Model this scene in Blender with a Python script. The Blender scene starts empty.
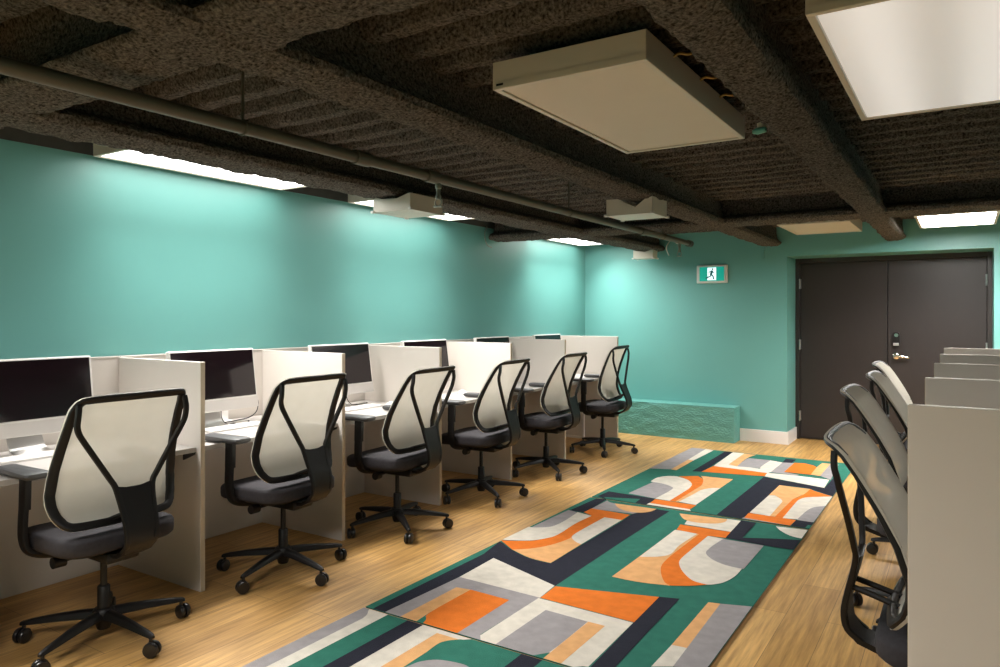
import bpy, bmesh, math, random
from mathutils import Vector, Matrix, noise
C = bpy.context.scene.collection
R = math.radians
PI = math.pi
random.seed(7)

# ------------------------------------------------------------------ materials
def mat(name, col, rough=0.5, metal=0.0, spec=0.5, build=None):
    m = bpy.data.materials.new(name); m.use_nodes = True
    nt = m.node_tree; b = nt.nodes['Principled BSDF']
    b.inputs['Base Color'].default_value = (*col, 1)
    b.inputs['Roughness'].default_value = rough
    b.inputs['Metallic'].default_value = metal
    b.inputs['Specular IOR Level'].default_value = spec
    if build: build(nt, b)
    return m
def N(nt, t, **kw):
    n = nt.nodes.new(t)
    for k, v in kw.items():
        if k in n.inputs: n.inputs[k].default_value = v
        else: setattr(n, k, v)
    return n
def coords(nt, kind='Object', scale=(1, 1, 1)):
    tc = N(nt, 'ShaderNodeTexCoord'); mp = N(nt, 'ShaderNodeMapping')
    mp.inputs['Scale'].default_value = scale
    nt.links.new(tc.outputs[kind], mp.inputs['Vector'])
    return mp.outputs['Vector']
def noisy(scale=8, amount=.12, bump=0.0, bscale=120, sc=(1, 1, 1), dist=.002, detail=3):
    """slight tone variation of the base colour plus an optional fine bump"""
    def f(nt, b):
        v = coords(nt, 'Object', sc)
        n = N(nt, 'ShaderNodeTexNoise', Scale=scale, Detail=4); nt.links.new(v, n.inputs['Vector'])
        c = tuple(b.inputs['Base Color'].default_value)
        mx = N(nt, 'ShaderNodeMix', data_type='RGBA')
        mx.inputs['A'].default_value = tuple(x * (1 - amount) for x in c[:3]) + (1,)
        mx.inputs['B'].default_value = tuple(min(1, x * (1 + amount)) for x in c[:3]) + (1,)
        nt.links.new(n.outputs['Fac'], mx.inputs['Factor'])
        nt.links.new(mx.outputs['Result'], b.inputs['Base Color'])
        if bump:
            n2 = N(nt, 'ShaderNodeTexNoise', Scale=bscale, Detail=detail); nt.links.new(v, n2.inputs['Vector'])
            bp = N(nt, 'ShaderNodeBump', Strength=bump, Distance=dist)
            nt.links.new(n2.outputs['Fac'], bp.inputs['Height']); nt.links.new(bp.outputs['Normal'], b.inputs['Normal'])
    return f
def emis(name, col, strength, base=(.8, .8, .8)):
    m = mat(name, base, .4)
    b = m.node_tree.nodes['Principled BSDF']
    b.inputs['Emission Color'].default_value = (*col, 1)
    b.inputs['Emission Strength'].default_value = strength
    return m

M = {}
TEAL = (.15, .40, .375)
M['teal'] = mat('teal_paint', TEAL, .38, build=noisy(3, .04, .10, 220))
M['teal_rough'] = mat('teal_masonry_paint', (.12, .36, .325), .5, build=noisy(6, .10, .9, 38, (1, 1, 2.2), .012, 5))
def spray_build(nt, b):
    v = coords(nt, 'Object')
    n = N(nt, 'ShaderNodeTexNoise', Scale=85, Detail=5, Roughness=.62); nt.links.new(v, n.inputs['Vector'])
    rp = N(nt, 'ShaderNodeValToRGB'); e = rp.color_ramp.elements
    e[0].position = .34; e[0].color = (.014, .012, .010, 1); e[1].position = .70; e[1].color = (.22, .20, .175, 1)
    nt.links.new(n.outputs['Fac'], rp.inputs[0]); nt.links.new(rp.outputs['Color'], b.inputs['Base Color'])
    bp = N(nt, 'ShaderNodeBump', Strength=.8, Distance=.018); nt.links.new(n.outputs['Fac'], bp.inputs['Height']); nt.links.new(bp.outputs['Normal'], b.inputs['Normal'])
M['spray'] = mat('sprayed_insulation', (.1, .09, .08), .95, spec=.1, build=spray_build)
M['drywall'] = mat('dark_grey_board', (.05, .055, .05), .8, build=noisy(12, .3))
M['laminate'] = mat('white_laminate', (.68, .63, .58), .42, build=noisy(9, .02))
M['laminate_edge'] = mat('tan_edge_band', (.55, .47, .36), .45, build=noisy(20, .05))
M['desktop'] = mat('pale_desktop', (.43, .405, .385), .35, build=noisy(14, .03))
M['black'] = mat('black_plastic', (.006, .005, .005), .45, spec=.35, build=noisy(40, .2, .15, 300))
M['pad'] = mat('grey_arm_pad', (.045, .045, .047), .5, build=noisy(40, .2, .2, 300))
M['fabric'] = mat('charcoal_fabric', (.032, .029, .033), .85, spec=.3, build=noisy(60, .35, .5, 700))
M['rubber'] = mat('caster_black', (.012, .011, .012), .28, build=noisy(30, .2))
M['silver'] = mat('aluminium', (.62, .61, .60), .32, .85, build=noisy(10, .04))
M['chin'] = mat('silver_chin', (.60, .57, .55), .35, .25, build=noisy(10, .03))
M['white_plastic'] = mat('white_plastic', (.72, .70, .67), .4, build=noisy(10, .03))
M['screen'] = mat('black_glass', (.010, .005, .007), .10, build=noisy(30, .3))
M['white_metal'] = mat('white_enamel', (.62, .58, .50), .4, build=noisy(6, .04))
M['lens_off'] = mat('unlit_diffuser', (.66, .60, .50), .5, build=noisy(5, .03))
M['pipe'] = mat('grey_pipe', (.10, .093, .07), .45, .2, build=noisy(10, .25))
M['galv'] = mat('galvanised', (.30, .34, .30), .4, .6, build=noisy(30, .3))
M['brass'] = mat('brass', (.5, .36, .14), .35, .9, build=noisy(30, .1))
M['door'] = mat('dark_brown_door', (.026, .0205, .020), .42, build=noisy(25, .10, .12, 160, (1, 1, .4)))
M['base'] = mat('white_trim', (.78, .75, .74), .4, build=noisy(10, .03))
M['paper'] = mat('white_card', (.82, .80, .78), .6, build=noisy(10, .03))
M['chrome'] = mat('chrome', (.75, .72, .68), .15, 1.0, build=noisy(10, .03))
M['cable'] = mat('dark_cable', (.02, .02, .025), .5, build=noisy(30, .2))
M['white_cable'] = mat('white_cable', (.75, .74, .73), .5, build=noisy(30, .05))

def mesh_mat():
    m = bpy.data.materials.new('white_mesh_fabric'); m.use_nodes = True
    nt = m.node_tree; nt.nodes.clear()
    out = N(nt, 'ShaderNodeOutputMaterial')
    v = coords(nt, 'Object')
    n = N(nt, 'ShaderNodeTexNoise', Scale=14, Detail=3); nt.links.new(v, n.inputs['Vector'])
    mx = N(nt, 'ShaderNodeMix', data_type='RGBA')
    mx.inputs['A'].default_value = (.64, .61, .53, 1); mx.inputs['B'].default_value = (.70, .67, .59, 1)
    nt.links.new(n.outputs['Fac'], mx.inputs['Factor'])
    d = N(nt, 'ShaderNodeBsdfDiffuse'); t = N(nt, 'ShaderNodeBsdfTranslucent'); tr = N(nt, 'ShaderNodeBsdfTransparent')
    for s in (d, t): nt.links.new(mx.outputs['Result'], s.inputs['Color'])
    a = N(nt, 'ShaderNodeMixShader'); a.inputs[0].default_value = .20
    nt.links.new(d.outputs[0], a.inputs[1]); nt.links.new(t.outputs[0], a.inputs[2])
    c = N(nt, 'ShaderNodeMixShader'); c.inputs[0].default_value = .10
    nt.links.new(a.outputs[0], c.inputs[1]); nt.links.new(tr.outputs[0], c.inputs[2])
    nt.links.new(c.outputs[0], out.inputs[0])
    return m
M['mesh'] = mesh_mat()

def floor_mat():
    def f(nt, b):
        v = coords(nt, 'Object')
        rot = N(nt, 'ShaderNodeMapping'); rot.inputs['Rotation'].default_value = (0, 0, R(90))
        nt.links.new(v, rot.inputs['Vector'])
        br = N(nt, 'ShaderNodeTexBrick', offset=.37, Scale=1.0)
        br.inputs['Brick Width'].default_value = 1.22; br.inputs['Row Height'].default_value = .18
        br.inputs['Mortar Size'].default_value = .0012; br.inputs['Bias'].default_value = 0
        br.inputs['Color1'].default_value = (.53, .305, .098, 1); br.inputs['Color2'].default_value = (.68, .415, .155, 1)
        br.inputs['Mortar'].default_value = (.22, .13, .05, 1)
        nt.links.new(rot.outputs[0], br.inputs['Vector'])
        st = N(nt, 'ShaderNodeMapping'); st.inputs['Scale'].default_value = (26, 1.3, 1)
        nt.links.new(v, st.inputs['Vector'])
        g = N(nt, 'ShaderNodeTexNoise', Scale=1.6, Detail=6, Roughness=.65); nt.links.new(st.outputs[0], g.inputs['Vector'])
        rp = N(nt, 'ShaderNodeValToRGB')
        rp.color_ramp.elements[0].position = .3; rp.color_ramp.elements[0].color = (.42, .36, .28, 1)
        rp.color_ramp.elements[1].position = .72; rp.color_ramp.elements[1].color = (1.22, 1.2, 1.15, 1)
        nt.links.new(g.outputs['Fac'], rp.inputs[0])
        mx = N(nt, 'ShaderNodeMix', data_type='RGBA', blend_type='MULTIPLY'); mx.inputs['Factor'].default_value = .85
        nt.links.new(br.outputs['Color'], mx.inputs['A']); nt.links.new(rp.outputs['Color'], mx.inputs['B'])
        nt.links.new(mx.outputs['Result'], b.inputs['Base Color'])
        bp = N(nt, 'ShaderNodeBump', Strength=.12, Distance=.002); nt.links.new(g.outputs['Fac'], bp.inputs['Height'])
        nt.links.new(bp.outputs['Normal'], b.inputs['Normal'])
    return mat('oak_plank', (.45, .3, .13), .46, build=f)
M['floor'] = floor_mat()
def rug_mat(n, c): return mat('rug_' + n, c, .95, spec=.1, build=noisy(18, .22, .8, 260, dist=.004))
RUG = {'G': rug_mat('green', (.030, .150, .110)), 'N': rug_mat('navy', (.020, .021, .032)), 'W': rug_mat('cream', (.62, .575, .50)),
       'S': rug_mat('grey', (.30, .28, .285)), 'O': rug_mat('orange', (.66, .165, .022)), 'P': rug_mat('peach', (.66, .36, .155))}
RUGK = list('GNWSOP')
M['rug_back'] = mat('rug_edge', (.03, .028, .025), .9, build=noisy(20, .2))
M['rug_bind'] = mat('rug_binding', (.45, .30, .14), .9, build=noisy(20, .1))
WARM = (1.0, .965, .92)
def lamp_mat(name, s):
    """lit prismatic diffuser: two tubes show as soft brighter bands behind the lens"""
    m = mat(name, (.8, .78, .74), .5); nt = m.node_tree; b = nt.nodes['Principled BSDF']
    v = coords(nt, 'Object'); sx = N(nt, 'ShaderNodeSeparateXYZ'); nt.links.new(v, sx.inputs[0])
    mm = N(nt, 'ShaderNodeMath', operation='MULTIPLY'); mm.inputs[1].default_value = 2 * PI / .29
    nt.links.new(sx.outputs['X'], mm.inputs[0])
    cs = N(nt, 'ShaderNodeMath', operation='COSINE'); nt.links.new(mm.outputs[0], cs.inputs[0])
    ad = N(nt, 'ShaderNodeMath', operation='MULTIPLY_ADD'); ad.inputs[1].default_value = -.20 * s; ad.inputs[2].default_value = s
    nt.links.new(cs.outputs[0], ad.inputs[0])
    nt.links.new(ad.outputs[0], b.inputs['Emission Strength'])
    b.inputs['Emission Color'].default_value = (*WARM, 1)
    return m
M['lamp_bright'] = lamp_mat('lit_diffuser', 4.5)
M['lamp_dim'] = lamp_mat('dimmed_diffuser', .36)
M['lamp_fill_aisle'] = lamp_mat('fill_aisle_diffuser', 5)
M['lamp_fill_side'] = lamp_mat('fill_side_diffuser', 4)
M['lamp_far'] = lamp_mat('far_diffuser', 26)

# ------------------------------------------------------------------ mesh helpers
def bm_new(): return bmesh.new()
def add_box(bm, x0, x1, y0, y1, z0, z1, mi=0):
    v = [bm.verts.new(p) for p in ((x0, y0, z0), (x1, y0, z0), (x1, y1, z0), (x0, y1, z0), (x0, y0, z1), (x1, y0, z1), (x1, y1, z1), (x0, y1, z1))]
    fs = []
    for q in ((0, 3, 2, 1), (4, 5, 6, 7), (0, 1, 5, 4), (1, 2, 6, 5), (2, 3, 7, 6), (3, 0, 4, 7)):
        f = bm.faces.new([v[i] for i in q]); f.material_index = mi; fs.append(f)
    return v, fs
def rbox(bm, x0, x1, y0, y1, z0, z1, r=.004, seg=2, mi=0):
    """box with rounded edges"""
    b = bmesh.new(); add_box(b, x0, x1, y0, y1, z0, z1, mi)
    bmesh.ops.bevel(b, geom=b.edges[:], offset=r, segments=seg, profile=.5, affect='EDGES')
    merge(bm, b)
def merge(bm, b, mx=None):
    me = bpy.data.meshes.new('tmp'); b.to_mesh(me); b.free()
    if mx is not None: me.transform(mx)
    bm.from_mesh(me); bpy.data.meshes.remove(me)
def skin_rings(bm, rings, closed=True, caps=True, loop=False, mi=0):
    """faces between successive rings of vertices"""
    V = [[bm.verts.new(p) for p in r] for r in rings]
    n = len(V[0]); k = len(V)
    for i in range(k if loop else k - 1):
        a, b = V[i], V[(i + 1) % k]
        for j in range(n if closed else n - 1):
            f = bm.faces.new((a[j], a[(j + 1) % n], b[(j + 1) % n], b[j])); f.material_index = mi
    if caps and not loop and closed:
        f = bm.faces.new(V[0][::-1]); f.material_index = mi
        f = bm.faces.new(V[-1]); f.material_index = mi
def smooth_path(pts, n=6):
    """Catmull-Rom through the points"""
    pts = [Vector(p) for p in pts]; out = []
    for i in range(len(pts) - 1):
        p0 = pts[max(i - 1, 0)]; p1 = pts[i]; p2 = pts[i + 1]; p3 = pts[min(i + 2, len(pts) - 1)]
        for k in range(n):
            t = k / n
            out.append(.5 * ((2 * p1) + (p2 - p0) * t + (2 * p0 - 5 * p1 + 4 * p2 - p3) * t * t + (3 * p1 - p0 - 3 * p2 + p3) * t ** 3))
    out.append(pts[-1]); return out
def add_tube(bm, pts, r, seg=10, up=None, w=None, mi=0, loop=False):
    """tube (or flat rounded bar when w, the half width across 'up', is given) along a path"""
    pts = [Vector(p) for p in pts]; rings = []; n = len(pts)
    prev = None
    for i, p in enumerate(pts):
        t = (pts[(i + 1) % n] - pts[i - 1]) if loop else (pts[min(i + 1, n - 1)] - pts[max(i - 1, 0)])
        t.normalize()
        if up is not None: ref = Vector(up)
        else: ref = prev if prev is not None else (Vector((0, 0, 1)) if abs(t.z) < .9 else Vector((1, 0, 0)))
        b = ref - t * ref.dot(t); b.normalize(); a = t.cross(b); prev = b
        rr = r[i] if isinstance(r, (list, tuple)) else r
        ww = rr if w is None else w
        ring = []
        for k in range(seg):
            th = 2 * PI * k / seg; cx, cy = math.cos(th), math.sin(th)
            if w is not None:   # squarish section
                cx = math.copysign(abs(cx) ** .55, cx); cy = math.copysign(abs(cy) ** .55, cy)
            ring.append(p + a * (ww * cx) + b * (rr * cy))
        rings.append(ring)
    skin_rings(bm, rings, loop=loop, mi=mi)
def add_lathe(bm, prof, seg=20, mx=None, mi=0):
    b = bmesh.new()
    rings = [[Vector((r * math.cos(2 * PI * k / seg), r * math.sin(2 * PI * k / seg), z)) for k in range(seg)] for r, z in prof]
    skin_rings(b, rings, mi=mi); merge(bm, b, mx)
def add_prism(bm, poly, h0, h1, axis='y', mi=0):
    """polygon extruded along an axis: (u, v) -> x,z for axis y; x,y for z; y,z for x"""
    def P(u, v, h): return {'y': (u, h, v), 'z': (u, v, h), 'x': (h, u, v)}[axis]
    skin_rings(bm, [[Vector(P(u, v, h0)) for u, v in poly], [Vector(P(u, v, h1)) for u, v in poly]], mi=mi)
def rrect(w, d, r, n=5):
    out = []
    for cx, cy, a0 in ((w - r, d - r, 0), (-w + r, d - r, 90), (-w + r, -d + r, 180), (w - r, -d + r, 270)):
        for k in range(n + 1):
            a = R(a0 + 90 * k / n); out.append((cx + r * math.cos(a), cy + r * math.sin(a)))
    return out
def obj(name, bm, m, parent=None, smooth=False, loc=None):
    bmesh.ops.recalc_face_normals(bm, faces=bm.faces[:])
    me = bpy.data.meshes.new(name); bm.to_mesh(me); bm.free()
    for x in (m if isinstance(m, list) else [m]): me.materials.append(x)
    if smooth:
        for p in me.polygons: p.use_smooth = True
        me.set_sharp_from_angle(angle=R(42))
    o = bpy.data.objects.new(name, me); C.objects.link(o)
    if parent is not None: o.parent = parent
    if loc is not None: o.location = loc
    return o
def tag(o, label, cat, group=None):
    o['label'] = label; o['category'] = cat
    if group: o['group'] = group
    return o
def thing(name, label, cat, loc=(0, 0, 0), rz=0, group=None):
    o = bpy.data.objects.new(name, None); C.objects.link(o); o.empty_display_size = .1
    o.location = loc; o.rotation_euler = (0, 0, rz)
    return tag(o, label, cat, group)
def struct(name, bm, m, parent=None, smooth=False):
    o = obj(name, bm, m, parent, smooth); o['kind'] = 'structure'; return o
def dup(root, loc, rz, label):
    """copy of a thing with copies of its parts and sub-parts"""
    r = root.copy(); C.objects.link(r); r.location = loc; r.rotation_euler = (0, 0, rz); r['label'] = label
    for ch in list(root.children):
        c = ch.copy(); C.objects.link(c); c.parent = r
        for g in list(ch.children):
            d = g.copy(); C.objects.link(d); d.parent = c
    return r

# ------------------------------------------------------------------ the room
XL, XR, YN, YB, YD = -4.12, 2.55, -2.6, 8.446, 8.96      # walls; YD = plane of the recessed doors
ZT = 2.52
b = bm_new(); add_box(b, XL - .1, XR + .1, YN - .1, 9.2, -.12, 0); struct('floor', b, M['floor'])
b = bm_new(); add_box(b, XL - .12, XL, YN - .1, 9.2, 0, 2.325); struct('wall_left', b, M['teal'])
b = bm_new(); add_box(b, XL - .12, XL + .006, YN - .1, YB, 2.325, ZT); struct('trim_1', b, M['drywall'])
DX0, DX1, DZ = -1.654, .236, 2.08
b = bm_new()
add_box(b, XL, DX0, YB, 9.2, 0, ZT); add_box(b, DX1, XR, YB, 9.2, 0, ZT); add_box(b, DX0, DX1, YB, 9.2, DZ, ZT)
struct('wall_back', b, M['teal'])
b = bm_new(); add_box(b, XR, XR + .12, YN - .1, 9.2, 0, ZT); struct('wall_right', b, M['teal'])
b = bm_new(); add_box(b, XL, XR, YN - .12, YN, 0, ZT); struct('wall_front', b, M['teal'])
# baseboard that turns the corner into the door recess
b = bm_new()
add_prism(b, [(-2.16, 8.446), (-2.16, 8.428), (DX0 + .018, 8.428), (DX0 + .018, YD - .06), (DX0, YD - .06), (DX0, 8.446)], 0, .138, 'z')
struct('baseboard_back', b, M['base'])

# ceiling deck: corrugated, thickly sprayed
def deck_z(x, y):
    p = y + .014 * noise.noise((x * 2.5, y * 2, 3))
    q = abs(((p / .2) % 1.0) - .5) * .2          # 0 on the crown of a rib, .1 in the middle of a groove
    q = min(1, max(0, (q - .030) / .042)); rib = q * q * (3 - 2 * q)
    n = noise.noise((x * 9, y * 9, 0)) * .005 + noise.noise((x * 26, y * 26, 5)) * .005 + noise.noise((x * 55, y * 55, 7)) * .004 + noise.noise((x * 2, y * 2, 9)) * .008
    return 2.392 + .095 * rib + n
b = bm_new()
xs = [XL - .05 + i * .024 for i in range(int((XR - XL + .1) / .024) + 2)]
ys = [YN - .05 + i * .0152 for i in range(int((YB + .1 - YN) / .0152) + 2)]
G = [[b.verts.new((x, y, deck_z(x, y))) for x in xs] for y in ys]
for j in range(len(ys) - 1):
    for i in range(len(xs) - 1): b.faces.new((G[j][i], G[j][i + 1], G[j + 1][i + 1], G[j + 1][i]))
add_box(b, XL - .1, XR + .1, YN - .1, 9.2, 2.56, 2.66)
struct('ceiling', b, M['spray'], smooth=True)

# sprayed steel beams: flange and web under a lumpy coat
def beam(name, axis, c, w, a0, a1, zb=2.2, web=.06, amp=.011):
    h = w / 2
    ctl = [(-web, 2.50), (-web, 2.34), (-web - .015, 2.285), (-h + .02, 2.262), (-h, 2.24), (-h + .006, zb + .012), (-h + .03, zb), (0, zb - .006),
           (h - .03, zb), (h - .006, zb + .012), (h, 2.24), (h - .02, 2.262), (web + .015, 2.285), (web, 2.34), (web, 2.50)]
    sec = []
    for i in range(len(ctl) - 1):
        k = 5 if i in (1, 6, 7, 12) else (4 if i in (0, 2, 3, 11, 13) else 2)
        for j in range(k): sec.append((ctl[i][0] + (ctl[i + 1][0] - ctl[i][0]) * j / k, ctl[i][1] + (ctl[i + 1][1] - ctl[i][1]) * j / k))
    sec.append(ctl[-1])
    n = int((a1 - a0) / .017); rings = []
    for i in range(n + 1):
        t = a0 + (a1 - a0) * i / n; ring = []
        for u, z in sec:
            q = (u * 1.0 + c, t, z)
            d = noise.noise((q[0] * 12, q[1] * 12, q[2] * 12)) * amp + noise.noise((q[0] * 28, q[1] * 28, q[2] * 28)) * amp * .8 + noise.noise((q[0] * 60, q[1] * 60, q[2] * 60)) * amp * .6
            l = max(.04, math.hypot(u, z - 2.30)); uu = u + d * u / l; zz = z + d * (z - 2.30) / l
            ring.append(Vector((c + uu, t, zz)) if axis == 'y' else Vector((t, c + uu, zz)))
        rings.append(ring)
    b = bm_new(); skin_rings(b, rings)
    return struct(name, b, M['spray'], smooth=True)
beam('ceiling_beam', 'y', -3.19, .28, YN, YB)
beam('ceiling_beam', 'y', -1.825, .215, YN, YB)
beam('ceiling_beam', 'y', -.60, .19, YN, YB)
beam('ceiling_beam', 'y', .95, .2, YN, YB)
beam('ceiling_beam', 'x', 1.31, .28, XL, XR, 2.215)
beam('ceiling_beam', 'x', 6.36, .32, XL, XR, 2.205)
beam('ceiling_beam', 'x', -1.4, .28, XL, XR, 2.215)

# double door in the recess
b = bm_new()
for x0, x1, z0, z1 in ((DX0, DX0 + .045, 0, DZ), (DX1 - .045, DX1, 0, DZ), (DX0 + .045, DX1 - .045, DZ - .05, DZ)): rbox(b, x0, x1, YD - .05, YD + .06, z0, z1, .004)
struct('trim_2', b, M['door'])
XM = -.712
def leaf(name, x0, x1):
    b = bm_new(); rbox(b, x0, x1, YD - .012, YD + .034, .008, DZ - .054, .003)
    return struct(name, b, M['door'])
d1 = leaf('door_1', DX0 + .048, XM - .003); d2 = leaf('door_2', XM + .003, DX1 - .048)
def hinge(x, z, par):
    b = bm_new(); rbox(b, x - .008, x + .008, YD - .054, YD - .012, z - .055, z + .055, .002)
    add_tube(b, [(x, YD - .062, z - .058), (x, YD - .062, z + .058)], .009, 10)
    obj('hinge', b, M['silver'], par)
for z in (1.79, 1.09, .27): hinge(DX0 + .05, z, d1)
for z in (1.79, 1.09, .27): hinge(DX1 - .05, z, d2)
b = bm_new(); rbox(b, XM + .006, XM + .018, YD - .02, YD - .010, .01, DZ - .06, .002); obj('astragal', b, M['door'], d2)
b = bm_new(); add_prism(b, [(u - .628, v + 1.165) for u, v in rrect(.036, .082, .03)], YD - .045, YD - .012, 'y'); lk = obj('keypad_lock', b, M['black'], d2, True)
b = bm_new(); add_lathe(b, [(.0, 0), (.017, 0), (.02, .006), (.02, .016)], 18, Matrix.Translation((-.625, YD - .045, 1.212)) @ Matrix.Rotation(R(90), 4, 'X') @ Matrix.Translation((0, 0, -.004))); obj('lock_cylinder', b, M['chrome'], lk, True)
b = bm_new(); rbox(b, -.655, -.601, YD - .052, YD - .042, 1.098, 1.128, .003); obj('keypad_plate', b, M['silver'], lk)
b = bm_new()
mxh = Matrix.Translation((-.628, YD - .012, .985)) @ Matrix.Rotation(R(90), 4, 'X')
add_lathe(b, [(.034, 0), (.034, .008), (.028, .014), (.014, .016), (.013, .05), (.018, .056), (.018, .066), (.0, .068)], 20, mxh)
add_tube(b, smooth_path([(-.628, YD - .072, .985), (-.59, YD - .073, .984), (-.55, YD - .07, .978), (-.505, YD - .062, .974)], 4), [.012] * 8 + [.011] * 4 + [.010], 10, up=(0, 0, 1))
obj('lever_handle', b, M['chrome'], d2, True)

# rough painted ledge along the foot of the back wall
b = bm_new()
def led(x, z, f):
    return .006 * noise.noise((x * 7, z * 16, f)) + .003 * noise.noise((x * 25, z * 40, f + 3))
X0, X1, Y0, Y1, H = XL, -2.165, 8.19, YB, .395
nx, nz = 150, 30
g = [[b.verts.new((X0 + (X1 - X0) * i / nx, Y0 + led(X0 + (X1 - X0) * i / nx, H * j / nz, 0) * (1 if j < nz else .3), H * j / nz)) for i in range(nx + 1)] for j in range(nz + 1)]
for j in range(nz):
    for i in range(nx): b.faces.new((g[j][i], g[j][i + 1], g[j + 1][i + 1], g[j + 1][i]))
tp = [[g[nz][i] if k == 0 else b.verts.new((g[nz][i].co.x, Y0 + (Y1 - Y0) * k / 8, H + .003 * noise.noise((i * .3, k, 1)))) for i in range(nx + 1)] for k in range(9)]
for k in range(8):
    for i in range(nx): b.faces.new((tp[k][i], tp[k][i + 1], tp[k + 1][i + 1], tp[k + 1][i]))
e = [[g[j][nx] if k == 0 else (tp[k][nx] if j == nz else b.verts.new((X1 + led(k * .3, H * j / nz, 8) * .6, Y0 + (Y1 - Y0) * k / 8, H * j / nz))) for k in range(9)] for j in range(nz + 1)]
for j in range(nz):
    for k in range(8): b.faces.new((e[j][k], e[j][k + 1], e[j + 1][k + 1], e[j + 1][k]))
tag(obj('concrete_ledge', b, M['teal_rough'], smooth=True), 'low rough teal-painted concrete ledge along the foot of the back wall', 'ledge')

# ------------------------------------------------------------------ rugs
def arcs(pts):
    """round off gentle bends of an outline, keep its true corners"""
    P = [Vector(p) for p in pts]; n = len(P); out = []
    corner = []
    for i in range(n):
        a = P[i] - P[i - 1]; c = P[(i + 1) % n] - P[i]
        corner.append(a.length < 1e-5 or c.length < 1e-5 or abs(a.angle_signed(c, 0)) > R(48) or max(a.length, c.length) > .45)
    for i in range(n):
        j = (i + 1) % n; p1, p2 = P[i], P[j]
        if corner[i] and corner[j]: out.append(p1); continue
        p0 = p1 if corner[i] else P[i - 1]; p3 = p2 if corner[j] else P[(j + 1) % n]
        for k in range(4):
            t = k / 4
            out.append(.5 * ((2 * p1) + (p2 - p0) * t + (2 * p0 - 5 * p1 + 4 * p2 - p3) * t * t + (3 * p1 - p0 - 3 * p2 + p3) * t ** 3))
    return [(p.x, p.y) for p in out]
def rug(label, y0, y1, base, polys, zt=.012):
    b = bm_new(); x0, x1 = -2.455, -.868
    add_box(b, x0, x1, y0, y1, 0.0005, .0065, 7); add_box(b, x0 + .003, x1 - .003, y0 + .003, y1 - .003, .0065, .009, 6)
    add_box(b, x0 + .001, x1 - .001, y0 + .001, y1 - .001, .009, zt, RUGK.index(base))
    for i, (c, pts) in enumerate(polys):
        z = zt + .00025 + i * .00012
        pts = [(x0 if x < x0 + .014 else (x1 if x > x1 - .01 else x), y0 if y < y0 + .022 else (y1 if y > y1 - .022 else y)) for x, y in arcs(pts)]
        f = b.faces.new([b.verts.new((min(max(x, x0 + .002), x1 - .002), min(max(y, y0 + .002), y1 - .002), z)) for x, y in pts])
        f.normal_update()
        if f.normal.z < 0: f.normal_flip()
        f.material_index = RUGK.index(c)
    me = bpy.data.meshes.new('rug'); b.to_mesh(me); b.free()
    for k in RUGK: me.materials.append(RUG[k])
    me.materials.append(M['rug_back']); me.materials.append(M['rug_bind'])
    o = bpy.data.objects.new('rug', me); C.objects.link(o)
    return tag(o, label, 'rug', 'patterned rugs down the aisle')
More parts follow.
